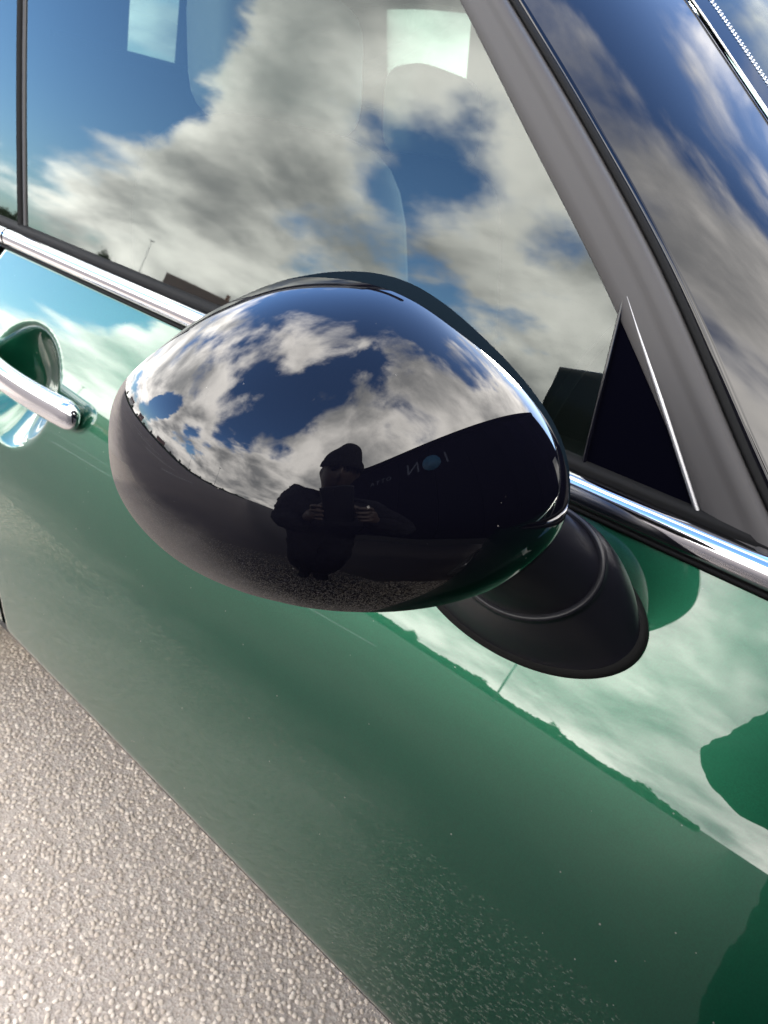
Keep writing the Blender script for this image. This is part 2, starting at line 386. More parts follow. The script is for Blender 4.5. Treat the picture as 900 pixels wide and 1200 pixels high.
# satin frame strip with a shallow rolled section
def strip(rows): return grid(np.array(rows))
prof = [(0, .000), (.02, -.005), (.06, -.0068), (.3, -.0084), (.55, -.0092), (.66, -.0094), (.72, -.0104), (.92, -.0106), (.975, -.009), (1, .004)]
R_ = [[(float(tr_in(z))*(1-s)+float(tr_out(z))*s, gy(z)+o, z) for s, o in prof] for z in np.linspace(.957, 1.475, 50)]
mesh('window_frame', *strip(R_), MT['trim'], car)
# black seal in the gap between door frame and pillar
R_ = [[(float(tr_out(z))+dx, gy(z)+o, z) for dx, o in ((-.001, .001), (.001, -.002), (.0045, -.002), (.0075, .006))] for z in np.linspace(.945, 1.48, 50)]
mesh('pillar_seal', *strip(R_), MT['rubber'], car)
# gloss black pillar panel from the seal round to the windscreen
ws_x = lambda z: float(np.interp(z, [.93, .97, 1.19, 1.26, 1.49], [.17, .115, -.187, -.279, -.60]))
PIL = []
for z in np.linspace(.94, 1.485, 60):
    x0 = float(tr_out(z))+.0055; x1 = ws_x(z)+.002; y0 = gy(z)+.002; y1 = gy(z)+.1205
    row = []
    for s in np.linspace(0, 1, 26):
        a = s*PI/2
        bx = x0*(1-s)+x1*s; by = y0*(1-s)+y1*s
        k = math.sin(s*PI)*.009
        row.append((bx + k*.75, by - k*.62, z + 0))
    row = [(x0-.002, y0+.012, z)] + row
    PIL.append(row)
PIL = np.array(PIL)
pp = mesh('pillar_panel', *grid(PIL), MT['gloss'], car); mesh('pillar_panel', *grid(mir(PIL)), MT['gloss'], car)
# windscreen with its printed border
def screen_pt(z, s, off=0.0):
    a = np.array((ws_x(z)+.002, gy(z)+.1195, z)); b = mir(a)
    p = a*(1-s)+b*s; c = 1-(2*s-1)**2
    return p + np.array((.13*c, 0, .07*c)) + off*np.array((.65, -.1, .72))
SC = np.array([[screen_pt(z, s) for s in np.r_[0, .003, np.linspace(.01, .99, 40), .997, 1]] for z in np.linspace(.95, 1.485, 40)])
mesh('windscreen', *grid(SC), MT['screen'], car)
ed = np.array([screen_pt(z, .0, .002) for z in np.linspace(.95, 1.485, 40)])
tube('windscreen_edge', ed, .0007, MT['white'], car, 6)
BD = np.array([[screen_pt(z, s, .0012) for s in np.linspace(.001, .0135, 6)] for z in np.linspace(.95, 1.485, 60)])
bd = mesh('windscreen_border', *grid(BD), MT['gloss'], car)
dv, df = [], []                                                     # dotted fade of the printed border
for k, z in enumerate(np.linspace(.96, 1.48, 260)):
    for q, (ds, rd) in enumerate(((.0152, .0012), (.0172, .0009))):
        zc_ = z + (q % 2)*.001
        c = screen_pt(zc_, ds, .0014); u = screen_pt(zc_+.004, ds, .0014)-c; u /= np.linalg.norm(u); w = screen_pt(zc_, ds+.002, .0014)-c; w /= np.linalg.norm(w)
        b0 = len(dv); dv += [c + rd*(u*math.cos(a)+w*math.sin(a)) for a in np.linspace(0, 2*PI, 8, endpoint=False)]; df.append(tuple(range(b0, b0+8)))
mesh('border_dots', dv, df, MT['white'], bd, smooth=False)
# roof
RF = []
for t in np.linspace(0, 1, 30):
    x = -.60*(1-t) - 2.02*t
    zc_ = 1.485 - .10*max(0, t-.55)**2/.2
    RF.append([(x + .12*(1-(2*s-1)**2)*(1-t), .10+s*(CW-.20), zc_ + .055*(1-(2*s-1)**2)**.7) for s in np.linspace(0, 1, 24)])
RF = np.array(RF); solid(mesh('roof', *grid(RF), MT['gloss'], car), .03)
solid(mesh('headlining', *grid(RF - np.array((0, 0, .03))), MT['lining'], car), .01)
box('roof_rail', (-1.2, gy(1.47)-.004, 1.477), (1.60, .02, .03), MT['rubber'], car, bev=.006)
# middle pillar: rubber edge of the door glass, then the rear side glass
for name, dx, w, off, m in (('pillar_strip', -.0065, .008, -.006, 'rubber'), ('window_edge', .0035, .004, -.003, 'plastic')):
    R_ = [[(-.905-.42*(z-.957)+dx+w*s, gy(z)+off*math.sin(PI*min(max(s, .0), 1))+(.003 if s in (0, 1) else 0), z) for s in (0, .15, .5, .85, 1)] for z in np.linspace(.955, 1.47, 12)]
    mesh(name, *grid(np.array(R_)), MT[m], car)
rg = mesh('rear_window', *grid(np.array([[glass_pt(-.914-.42*(z-.957)-(1-s)*(.87+.3*(1.47-z)), z, .001) for s in np.linspace(0, 1, 16)] for z in zt])), MT['glass'], car)
# far side: frame, glass, door
for x0, x1 in ((-.93, -.15), (-1.80, -1.27), (-2.02, -1.87)):
    mesh('far_window', *grid(np.array([[mir(glass_pt(x0*(1-s)+(min(x1, float(tr_in(z))) if x1 > -.5 else x1)*s, z)) for s in np.linspace(0, 1, 8)] for z in zt])), MT['screen' if x1 > -.5 else 'privacy'], car)
for x0, x1 in ((-1.27, -.93), (-1.87, -1.80), (-2.12, -2.02)):
    solid(mesh('side_lining', *grid(np.array([[mir((x0*(1-s)+x1*s, gy(z)+.004, z)) for s in np.linspace(0, 1, 4)] for z in np.linspace(.95, 1.48, 12)])), MT['dark'], car), .03, 0)
for y_ in (.22, CW-.22): box('rear_pillar', (-2.09, y_, 1.21), (.05, .24, .56), MT['dark'], car)  # pillars shaped to narrow the bright view through the back window
box('back_window_mask', (-1.92, .62, 1.26), (.10, .30, .24), MT['dark'], car, bev=.04)  # made-up block, added to darken part of the bright back window
mesh('back_window', *grid(np.array([[(-2.16+.25*(z-.95), .15+s*(CW-.30), z) for s in np.linspace(0, 1, 8)] for z in np.linspace(.95, 1.48, 8)])), MT['privacy'], car)
FT = np.array([[mir((float(tr_in(z))*(1-s)+float(tr_out(z))*s, gy(z), z)) for s in np.linspace(0, 1, 5)] for z in np.linspace(.95, 1.48, 16)])
solid(mesh('window_frame', *grid(FT), MT['trim'], car), .02, 0)
box('middle_pillar', (-1.13, .12, 1.20), (.09, .03, .52), MT['dark'], car)
IN = np.array([[(float(tr_out(z))*(1-s)+ws_x(z)*s-.02, gy(z)+.02+.10*s, z) for s in np.linspace(0, 1, 6)] for z in np.linspace(.95, 1.48, 16)])
solid(mesh('pillar_lining', *grid(IN), MT['lining'], car), .008, 0); solid(mesh('pillar_lining', *grid(mir(IN)), MT['lining'], car), .008, 0)
box('door_lining', (-1.05, CW-.09, .805), (2.1, .03, .80), MT['dark'], car)
box('rear_seat_back', (-1.86, CW/2, .745), (.12, 1.2, .91), MT['dark'], car, bev=.03)
# dashboard
DB = np.array([[(-.16+.30*s+.02*math.sin(8*t), .09+t*(CW-.18), .93 + .035*math.sin(PI*s) + .03*math.exp(-((t-.28)/.12)**2)*math.sin(PI*s)) for t in np.linspace(0, 1, 30)] for s in np.linspace(0, 1, 10)])
solid(mesh('dashboard', *grid(DB), MT['dark'], car), .12)
sw = mesh('steering_wheel', *grid(np.array([[(-.30+.06*math.sin(a)*.3+.012*math.cos(b), .36+(.17+.012*math.cos(b))*math.cos(a), .89+(.16+.012*math.cos(b))*math.sin(a)) for b in np.linspace(0, 2*PI, 8, endpoint=False)] for a in np.linspace(0, 2*PI, 36, endpoint=False)]), True, True), MT['dark'], car)
# seats with head restraints
def seat(y, x=-.75):
    def pad(name, c, s, tilt, par, m):
        P = []
        for a in np.linspace(-PI/2, PI/2, 14):
            P.append([])
            for b in np.linspace(0, 2*PI, 24, endpoint=False):
                sg = lambda q: math.copysign(abs(q)**.45, q)
                p = Vector((s[0]/2*sg(math.cos(a))*sg(math.cos(b)), s[1]/2*sg(math.cos(a))*sg(math.sin(b)), s[2]/2*sg(math.sin(a))))
                p = Matrix.Rotation(tilt, 3, 'Y') @ p + Vector(c); P[-1].append(tuple(p))
        return mesh(name, *grid(np.array(P), closed_v=True), m, par)
    st = pad('seat', (x, y, .52), (.50, .48, .16), -.1, car, MT['dark'])
    pad('seat_back', (x-.30, y, .82), (.14, .47, .62), -.25, st, MT['dark'])
    pad('head_restraint', (x-.40, y, 1.20), (.10, .27, .18), -.2, st, MT['seat'])
seat(.36, -.50); seat(CW-.36)

# chrome belt strip and rubber weather strip
def belt_strip(name, z0fn, prof_, m, x0, x1, n=80, par=car):
    R_ = [[(x, y, z0fn(x)+dz) for y, dz in prof_] for x in np.linspace(x0, x1, n)]
    return mesh(name, *grid(np.array(R_)), m, par)
ch = [(.008, .0), (-.004, .0005), (-.0068, .003), (-.0085, .007), (-.0088, .011), (-.0075, .0155), (-.0045, .0185), (.002, .0195), (.008, .019)]
for side in (0,):
    belt_strip('belt_trim', belt, ch, MT['chrome'], -.9165, .26)
    belt_strip('belt_trim', belt, ch, MT['chrome'], -2.0, -.9205)
    belt_strip('belt_seal', lambda x: belt(x)+.0192, [(.006, -.004), (.0035, .0005), (.002, .003), (.004, .006), (.0075, .0078), (.0125, .008), (.016, .005)], MT['rubber'], -2.0, .24)
    belt_strip('belt_gasket', lambda x: belt(x)-.0032, [(.010, -.001), (-.0035, -.0006), (-.005, .0015), (-.0035, .0034), (.008, .0036)], MT['rubber'], -2.0, .26)
v, f = grid(mir(np.array([[(x, y, belt(x)+dz) for y, dz in ch] for x in np.linspace(-2.0, .26, 40)]))); mesh('belt_trim', v, f, MT['chrome'], car)

# black corner panel behind the mirror
A_, B_, D_ = np.array((-.1925, 1.0735)), np.array((-.173, .962)), np.array((-.091, .962))
tri = [A_, B_, D_]
def tpt(p, o): return (p[0], gy(p[1])+o, p[1])
cen = sum(tri)/3
v = [tpt(p, .001) for p in tri] + [tpt(p, -.0045) for p in tri] + [tpt(cen+(p-cen)*.97, -.0055) for p in tri]
f = [(6, 7, 8)] + [(3+i, 3+(i+1) % 3, 6+(i+1) % 3, 6+i) for i in range(3)] + [(i, (i+1) % 3, 3+(i+1) % 3, 3+i) for i in range(3)]
MT['corner'] = mat('corner_plastic', (.0012, .0012, .0028), .40, spec=0); MT['edge'] = mat('satin_edge', (.26, .26, .27), .35, 1.0)
cp = mesh('corner_panel', v, f, MT['corner'], car, smooth=False)
def edge_bar(name, p, q, w, o, m):
    d_ = (q-p)/np.linalg.norm(q-p); nrm = np.array((-d_[1], d_[0]))
    R_ = [[tpt(pp_+nrm*w*s, oo) for s, oo in ((-.5, .001), (-.45, o), (0, o*1.15), (.45, o), (.5, .001))] for pp_ in (p, (p+q)/2, q)]
    return mesh(name, *grid(np.array(R_)), m, cp)
edge_bar('corner_edge', A_+np.array((-.0005, .001)), B_+np.array((-.0005, 0)), .003, -.007, MT['gloss'])
edge_bar('corner_edge', A_+np.array((.002, .001)), D_+np.array((.0015, 0)), .0036, -.0075, MT['edge'])

# door handle: a chrome bar across the hollow
hb = []
HA, HB_ = np.array((-.664, .0, .822)), np.array((-.925, .0, .832))
ts = .5-.5*np.cos(np.linspace(0, PI, 60))
for t in ts:
    p = HA*(1-t)+HB_*t; y = side_y(p[2]) - .007 - .016*math.sin(PI*min(1, t+.02))**1.1
    e_ = max(0, 1-min(t, 1-t)/.075); r = max(.002, 1-e_**2.4)**.5
    hb.append([(p[0], y + .0100*r*math.cos(a), p[2] + .0165*r*math.copysign(abs(math.sin(a))**.8, math.sin(a))) for a in np.linspace(0, 2*PI, 20, endpoint=False)])
hv, hf = grid(np.array(hb), closed_v=True); hf += [tuple(range(19, -1, -1)), tuple(range(59*20, 60*20))]
mesh('door_handle', hv, hf, MT['chrome'], door)

# ------------------------------------------------------------------ wing mirror
MC = np.array([-.2354, -.1657, .9885])
AP = np.array([-0.15516, -0.26005, 1.01412])                     # foremost point of the cap, and the direction it bulges in
AX = np.array([0.57467, -0.70353, 0.41808]); AX /= np.linalg.norm(AX)
E1 = np.array((.74430117, .63658145, .20194017)); E1 -= AX*(E1@AX); E1 /= np.linalg.norm(E1); E2 = np.cross(AX, E1)
# rim of the cap in millimetres: across, up, and set back from the foremost point
RIM = [(99.88, 0.0, 50.61), (100.08, 8.77, 51.13), (98.59, 17.41, 51.17), (95.7, 25.68, 50.86), (91.61, 33.39, 50.29), (86.79, 40.52, 49.71), (81.53, 47.13, 49.34), (76.06, 53.31, 49.34), (70.65, 59.33, 49.84), (65.05, 65.1, 50.62), (59.28, 70.68, 51.66), (53.48, 76.39, 53.12), (47.24, 81.81, 54.7), (40.54, 86.87, 56.34), (33.27, 91.29, 57.9), (25.36, 94.41, 58.99), (17.04, 96.14, 59.48), (8.56, 96.67, 59.28), (0.12, 96.1, 58.35), (-8.15, 94.66, 56.98), (-16.2, 92.7, 55.65), (-24.02, 90.22, 54.57), (-31.58, 87.22, 53.82), (-38.92, 83.84, 53.43), (-46.14, 80.24, 53.38), (-53.25, 76.32, 53.56), (-60.2, 71.98, 53.9), (-66.92, 67.13, 54.34), (-73.58, 61.92, 55.03), (-80.36, 56.42, 56.1), (-86.98, 50.35, 57.34), (-91.82, 42.92, 57.79), (-93.86, 34.24, 56.95), (-94.15, 25.28, 55.57), (-93.5, 16.52, 54.12), (-91.52, 8.02, 52.37), (-87.98, 0.0, 50.15), (-82.76, -7.25, 47.37), (-77.03, -13.61, 44.64), (-70.94, -19.04, 41.97), (-64.55, -23.53, 39.34), (-58.27, -27.21, 36.9), (-52.26, -30.21, 34.71), (-46.61, -32.67, 32.8), (-41.26, -34.65, 31.12), (-36.3, -36.33, 29.73), (-31.6, -37.67, 28.55), (-27.21, -38.86, 27.64), (-23.0, -39.83, 26.91), (-18.96, -40.63, 26.34), (-15.15, -41.55, 26.1), (-11.36, -42.28, 25.94), (-7.58, -42.78, 25.85), (-3.84, -43.34, 25.96), (-0.05, -43.76, 26.14), (3.8, -44.08, 26.4), (7.76, -44.41, 26.82), (11.86, -44.56, 27.32), (16.22, -44.79, 28.1), (20.81, -44.83, 29.04), (25.71, -44.7, 30.15), (31.04, -44.48, 31.52), (36.72, -43.91, 32.94), (42.95, -43.08, 34.5), (49.67, -41.8, 36.15), (56.92, -39.97, 37.95), (64.59, -37.39, 39.88), (72.44, -33.86, 41.84), (80.17, -29.25, 43.83), (87.36, -23.46, 45.85), (93.37, -16.5, 47.82), (97.64, -8.56, 49.48)]
NPH = 288
def closed(vals, n):
    vals = np.asarray(vals, float); k = np.fft.rfft(vals, axis=0); k[18:] = 0
    out = np.zeros((n//2+1,)+k.shape[1:], complex); out[:len(k)] = k
    return np.fft.irfft(out, n, axis=0)*n/len(vals)
RM = closed(RIM, NPH)/1000
LAT = np.outer(RM[:, 0], E1) + np.outer(RM[:, 1], E2); DEP = RM[:, 2]
TH3 = np.arctan2(RM[:, 1], RM[:, 0])
def per(th, pts):                                            # smooth periodic table in degrees
    k = np.degrees(th); xs = np.array([p[0] for p in pts], float); ys = np.array([p[1] for p in pts], float)
    t = np.linspace(-180, 180, 721)[:-1]; g = np.interp(t, np.r_[xs[-1]-360, xs, xs[0]+360], np.r_[ys[-1], ys, ys[0]])
    kk = np.exp(-(np.arange(-30, 31)/13.0)**2); kk /= kk.sum(); g = np.convolve(np.r_[g[-30:], g, g[:30]], kk, 'valid')
    return np.interp(k, np.r_[t, 180], np.r_[g, g[0]])
MK = per(TH3, [(-170, .80), (-100, .80), (-60, .86), (-35, .95), (-15, .992), (30, .994), (60, .99), (80, .96), (100, .86), (125, .80)])
IN_ = per(TH3, [(-175, .992), (-150, 1.0), (60, 1.0), (95, .999), (115, .993), (150, .992), (170, .993)])    # cap sits just inside the housing's edge there
RC = per(TH3, [(-170, 1.0), (-20, 1.0), (-1, .965), (11, .94), (24, .925), (41, .90), (58, .86), (74, .865), (88, .92), (100, 1.0), (130, 1.0)])
def cap_pt(rho):
    k = (1-np.sqrt(np.maximum(0, 1-(MK*rho)**2)))/(1-np.sqrt(1-MK**2))
    return AP - np.outer(k*DEP, AX) + LAT*(rho*IN_)[:, None]
S3 = LAT; DV = AX*.12
rr_ = np.r_[.0005, np.sin(np.linspace(.02, PI/2, 90))]
rings = [cap_pt(RC*r_) for r_ in rr_]
last = rings[-1]
rings += [last - DV*.006 + S3*.0015, last - DV*.03 + S3*.001, last - DV*.06 - S3*.006]
cv, cf = grid(np.array(rings), closed_v=True)
base_ = cap_pt(np.ones(NPH))
hs = [base_ - DV*.07 - S3*.03, base_ - DV*.055 + S3*((1.0-IN_)[:, None]*.55), base_ - DV*.10 + S3*((1.0-IN_)[:, None])*1.0, base_ - DV*.20 + S3*(1.0-IN_)[:, None]]
full = hs[-1]
rimc = MC + np.array((-.058, .026, -.006)); pr = full - MC
rimp = rimc + pr*np.array((.12, .80, .82))
for t in np.linspace(.12, 1, 9):
    bl = full*(1-t) + rimp*t + pr*(.0*math.sin(PI*t))
    hs.append(bl)
hous = mesh('wing_mirror', *grid(np.array(hs), closed_v=True), MT['plastic'], car)
cap = mesh('mirror_cap', cv, cf, MT['cap'], hous)
fl = [cap_pt(RC*(1-t) + t) - np.outer(np.minimum(1, (1-RC)*60), AX)*.0008 for t in np.linspace(0, 1, 14)]
fl = [cap_pt(RC*.985) - AX*.004] + fl + [base_ - DV*.03 + S3*.0015]
keep = np.where(RC < .998)[0]; keep = np.r_[[i for i in range(NPH//2, NPH) if RC[i] < .9985], [i for i in range(NPH//2) if RC[i] < .9985]].astype(int)
MT['flange'] = mat('dark_car_reflection', (.004, .007, .010), .42, spec=0)  # dark matte colour stands in for the car's reflection on this facet
mesh('cap_flange', *grid(np.array(fl)[:, keep]), MT['flange'], hous)
gl_ = [rimp, rimc + (rimp-rimc)*.95, rimc + (rimp-rimc)*.93 + np.array((.008, 0, 0))]
mesh('glass_rim', *grid(np.array(gl_), closed_v=True), MT['plastic'], hous)
mesh('mirror_glass', list(rimc + (rimp-rimc)*.94 + np.array((.006, 0, 0))), [tuple(range(NPH))], MT['silver'], hous, smooth=False)

# foot: gasket, base and arm lofted up from the door skin
BN = np.array((0, -math.cos(math.radians(22)), math.sin(math.radians(22)))); BX = np.array((1., 0, 0)); BS = np.array((0, math.sin(math.radians(22)), math.cos(math.radians(22))))
BC = np.array((-.178, 0, .887)); BC[1] = side_y(.887)
def ring(h, a_, b_, dx=0, ds=0, tilt=.02, n=90, c=None):
    a = np.linspace(0, 2*PI, n, endpoint=False); ct, st = math.cos(tilt), math.sin(tilt)
    u, w = a_*np.cos(a), b_*np.sin(a)
    o = (BC + BX*dx + BS*ds if c is None else c) + BN*h
    return o + np.outer(u*ct-w*st, BX) + np.outer(u*st+w*ct, BS)
gsk = [ring(-.008, .0885, .0475), ring(.0015, .0892, .0482), ring(.0040, .0886, .0476), ring(.0056, .0868, .0460), ring(.0060, .083, .042)]
mesh('mirror_gasket', *grid(np.array(gsk), closed_v=True), MT['rubber'], hous)
bs = []
for t in np.linspace(0, 1, 16):
    e = t**.85; h = .004+.041*t
    bs.append(ring(h, .0852*(1-e)+.0485*e + .003*math.sin(PI*t), .0445*(1-e)+.037*e + .003*math.sin(PI*t), .013*e, .022*e, .02+.24*e))
bs += [ring(.0462, .0487, .0372, .013, .022, .26), ring(.0474, .0480, .0365, .013, .022, .26), ring(.0477, .0460, .0346, .013, .022, .26), ring(.0466, .0440, .0326, .013, .022, .26)]
mesh('mirror_base', *grid(np.array(bs), closed_v=True), MT['plastic'], hous)
arm = []
R1c = BC + BX*.013 + BS*.022
for t in np.linspace(0, 1, 14):
    c = R1c*(1-t) + (np.array((-.205, -.128, .972))-BN*.046)*t
    arm.append(ring(.046, .0447*(1-.25*t), .0333*(1-.05*t), 0, 0, .26, c=c))
mesh('mirror_arm', *grid(np.array(arm), closed_v=True), MT['plastic'], hous)

# ------------------------------------------------------------------ the black shop building the car is parked nose-in to
BX0, BYA, BYB, BH = 2.75, -4.0, 7.4, 4.7
shop = empty('shop_building', (BX0+3, (BYA+BYB)/2, 0), 'black clad shop building with dim lettering and a blue disc, reflected in the mirror cap', 'building')
box('wall', (BX0+3.05, (BYA+BYB)/2, BH/2), (6.0, BYB-BYA, BH), MT['clad'], shop)
npan = 10; pw = (BYB-BYA)/npan
pan0 = None
for k in range(npan):
    if pan0 is None:
        pan0 = box('cladding_panel', (0, 0, 0), (.04, pw-.015, BH-.45), MT['clad'], shop, bev=.005); pan0.matrix_parent_inverse = parent_inv(shop)
        q = pan0
    else:
        q = pan0.copy(); C.objects.link(q); q.parent = shop; q.matrix_parent_inverse = parent_inv(shop)
    q.location = (BX0+.025, BYA+(k+.5)*pw, (BH-.45)/2+.35)
box('plinth', (BX0-.02, (BYA+BYB)/2, .16), (.14, BYB-BYA+.06, .32), MT['under'], shop)
box('coping', (BX0+3.0, (BYA+BYB)/2, BH+.03), (6.2, BYB-BYA+.1, .09), MT['clad'], shop, bev=.01)
dr = box('door', (BX0-.005, 5.6, 1.2), (.05, 1.1, 2.1), MT['pane'], shop, bev=.006); tube('door_pull', [(BX0-.06, 5.15, .9), (BX0-.06, 5.15, 1.5)], .015, MT['steel'], dr)
def lettering(name, txt, y, z, size, m, par, x=BX0-.004, spacing=1.0):
    cu = bpy.data.curves.new(name, 'FONT'); cu.body = txt; cu.size = size; cu.extrude = .006; cu.align_x = 'CENTER'; cu.align_y = 'CENTER'; cu.space_character = spacing
    t = bpy.data.objects.new('tmp', cu); C.objects.link(t)
    me = bpy.data.meshes.new_from_object(t.evaluated_get(bpy.context.evaluated_depsgraph_get()))
    bpy.data.objects.remove(t)
    me.materials.clear()
    me.transform(Matrix.Translation((x, y, z)) @ Matrix.Rotation(-PI/2, 4, 'Z') @ Matrix.Rotation(PI/2, 4, 'X'))
    return link(name, me, m, par)
LY, LZ = -.6, 3.95
lettering('letter', 'I', LY+.50, LZ, .62, MT['letter'], shop); lettering('letter', 'N', LY-.62, LZ, .62, MT['letter'], shop)
tube('blue_disc', [(BX0-.002, LY, LZ), (BX0-.012, LY, LZ)], .30, MT['blue'], shop, 36)
for k, ch_ in enumerate('OTTA'): lettering('letter', ch_, -2.1-.22*k, 3.9, .24, MT['letter'], shop)

shop.rotation_euler.z = .17

# ------------------------------------------------------------------ the photographer
FW = Vector((-.575, .82, 0)).normalized(); LF = Vector((-FW.y, FW.x, 0))
PB = Vector((CAM[0], CAM[1], 0)) - FW*.40
person = empty('person', (PB.x, PB.y, 0), 'person in dark padded coat and knitted hat holding up a phone before the mirror', 'person')
def at(f, l, z): return PB + FW*f + LF*l + Vector((0, 0, z))
Rr, Dn, Fo = Vector(RW[:, 0]), Vector(RW[:, 1]), Vector(RW[:, 2])
PC = Vector(CAM) - Fo*.011 + Dn*.050 + Rr*.0
def skin(name, verts, edges, rads, par, sub=2):
    me = bpy.data.meshes.new(name); me.from_pydata([tuple(v) for v in verts], edges, []); me.update()
    o = bpy.data.objects.new('tmp', me); C.objects.link(o)
    s = o.modifiers.new('s', 'SKIN'); s.use_smooth_shade = True
    for i, r in enumerate(rads):
        me.skin_vertices[0].data[i].radius = r if isinstance(r, tuple) else (r, r)
    me.skin_vertices[0].data[0].use_root = True
    u = o.modifiers.new('u', 'SUBSURF'); u.levels = u.render_levels = sub
    dg = bpy.context.evaluated_depsgraph_get(); m2 = bpy.data.meshes.new_from_object(o.evaluated_get(dg))
    bpy.data.objects.remove(o); bpy.data.meshes.remove(me); m2.name = name
    for p in m2.polygons: p.use_smooth = True
    m2.materials.clear()
    ob = bpy.data.objects.new(name, m2); C.objects.link(ob)
    if par: ob.parent = par; ob.matrix_parent_inverse = parent_inv(par)
    return ob
LH = PC - Rr*.052 + Dn*.045 - Fo*.018; RH = PC + Rr*.052 + Dn*.050 - Fo*.018
lel = Vector((-.015, -.68, .92)); rel = at(.06, -.34, .95)
bv = [at(-.10, 0, .80), at(-.05, 0, .97), at(.02, 0, 1.15), at(.07, 0, 1.23), at(.11, 0, 1.30),
      at(.03, .17, 1.21), lel, LH + (lel-LH).normalized()*.085, at(.03, -.17, 1.21), rel, RH + (rel-RH).normalized()*.085,
      at(-.08, .10, .72), at(.02, .06, .42), at(-.05, .06, .09), at(.10, .08, .05), at(-.08, -.10, .72), at(.02, -.06, .42), at(-.05, -.06, .09), at(.10, -.08, .05), at(-.05, 0, .72)]
be = [(0, 1), (1, 2), (2, 3), (3, 4), (2, 5), (5, 6), (6, 7), (2, 8), (8, 9), (9, 10), (0, 11), (11, 12), (12, 13), (13, 14), (0, 15), (15, 16), (16, 17), (17, 18)]
bv = bv[:19]
br = [(.21, .16), (.20, .15), (.20, .14), (.10, .09), .055, .10, .085, .048, .10, .085, .048, .14, .125, .06, .045, .14, .125, .06, .045]
body = skin('body', bv, be, br, person, 4)
from mathutils import noise as mn
for v_ in body.data.vertices:
    v_.co += v_.normal*(.010*mn.noise(v_.co*14)+.006*mn.noise(v_.co*45)) if v_.co.z > .1 else Vector((0, 0, 0))
for m in ('coat', 'cloth'): body.data.materials.append(MT[m])
for p in body.data.polygons:
    if p.center.z < .64: p.material_index = 1
def hand(c, side, name='hand'):
    """side +1: left hand. palm behind the phone edge, fingers curled round to the lens side"""
    o_ = -Rr*side                                                 # outwards
    up_ = -Dn
    wr = c + (lel-c if side > 0 else rel-c).normalized()*.075
    V = [wr, c + o_*.012, c + o_*.010 + up_*.012 + Fo*.004]; Ee = [(0, 1), (1, 2)]; Rd = [.024, (.020, .034), (.017, .03)]
    for k, (h, ln) in enumerate(((.040, .052), (.018, .060), (-.004, .055), (-.024, .044))):
        b = len(V); root = c + o_*.010 + up_*(h+.004) + Fo*.006
        V += [root + o_*.006 + Fo*.012, root - o_*.004 + Fo*.026 + up_*.003, root - o_*(ln*.48) + Fo*.030 + up_*.004]
        Ee += [(2, b), (b, b+1), (b+1, b+2)]; Rd += [.0095, .0085, .0068]
    b = len(V); V += [c - o_*.006 + up_*.040 - Fo*.006, c - o_*.022 + up_*.062 - Fo*.004]; Ee += [(1, b), (b, b+1)]; Rd += [.012, .0085]
    h_ = skin(name, V, Ee, Rd, person, 2); h_.data.materials.append(MT['skin'])
hand(LH, 1); hand(RH, -1)
# head: skull with brow, nose, mouth, ears; knitted hat
HC = at(.15, 0, 1.375); lookd = (Vector(CAM) - HC).normalized(); fwd = (lookd + Vector((0, 0, .25))).normalized(); lft = Vector((0, 0, 1)).cross(fwd).normalized(); upv = fwd.cross(lft)
hp = []
for a in np.linspace(-PI/2, PI/2, 36):
    row = []
    for b in np.linspace(0, 2*PI, 56, endpoint=False):
        x, y, z = math.cos(a)*math.cos(b), math.cos(a)*math.sin(b), math.sin(a)
        w = .076*(1 - .20*max(0, -z)**1.5); X = x*.096; Y = y*w; Z = z*.118
        if x > 0:
            g = lambda cy, cz, sy, sz: math.exp(-((Y-cy)/sy)**2-((Z-cz)/sz)**2)
            X += .022*g(0, -.018, .012, .020) + .010*g(0, .006, .008, .022) + .006*g(0, .030, .05, .012) - .009*(g(.030, .010, .015, .011)+g(-.030, .010, .015, .011)) + .007*g(0, -.058, .024, .008) + .006*g(0, -.095, .03, .018) - .004*g(0, -.050, .03, .003)
        if abs(y) > .85 and abs(x) < .35: Y += math.copysign(.016*math.exp(-((X+.005)/.015)**2-((Z)/.028)**2), y)
        p = HC + fwd*X + lft*Y + upv*Z; row.append(tuple(p))
    hp.append(row)
head = mesh('head', *grid(np.array(hp), closed_v=True), MT['skin'], person)
for s in (-1, 1):
    e = HC + fwd*.083 + lft*(s*.030) + upv*.010
    mesh('eye', *grid(np.array([[tuple(e + fwd*.011*math.cos(a)*math.cos(b)+lft*.011*math.cos(a)*math.sin(b)+upv*.011*math.sin(a)) for b in np.linspace(0, 2*PI, 12, endpoint=False)] for a in np.linspace(-PI/2, PI/2, 8)]), closed_v=True), MT['cloth'], head)
ht = []
for a in np.linspace(.12, PI/2, 18):
    row = []
    for b in np.linspace(0, 2*PI, 60, endpoint=False):
        rib = 1 + .02*math.cos(b*30)
        k = 1.13 + (.05 if a < .35 else 0)
        p = HC + fwd*(.100*k*rib*math.cos(a)**.7*math.cos(b)-.006) + lft*(.084*k*rib*math.cos(a)**.7*math.sin(b)) + upv*(.118*1.10*math.sin(a)+.004)
        row.append(tuple(p))
    ht.append(row)
mesh('hat', *grid(np.array(ht), closed_v=True), MT['knit'], person)
neck = tube('neck', [tuple(at(.09, 0, 1.25)), tuple(HC - upv*.07 - fwd*.015)], [.060, .055], MT['skin'], head, 16)
ph = empty('phone', tuple(PC), 'black phone held upright in both hands towards the mirror', 'phone')
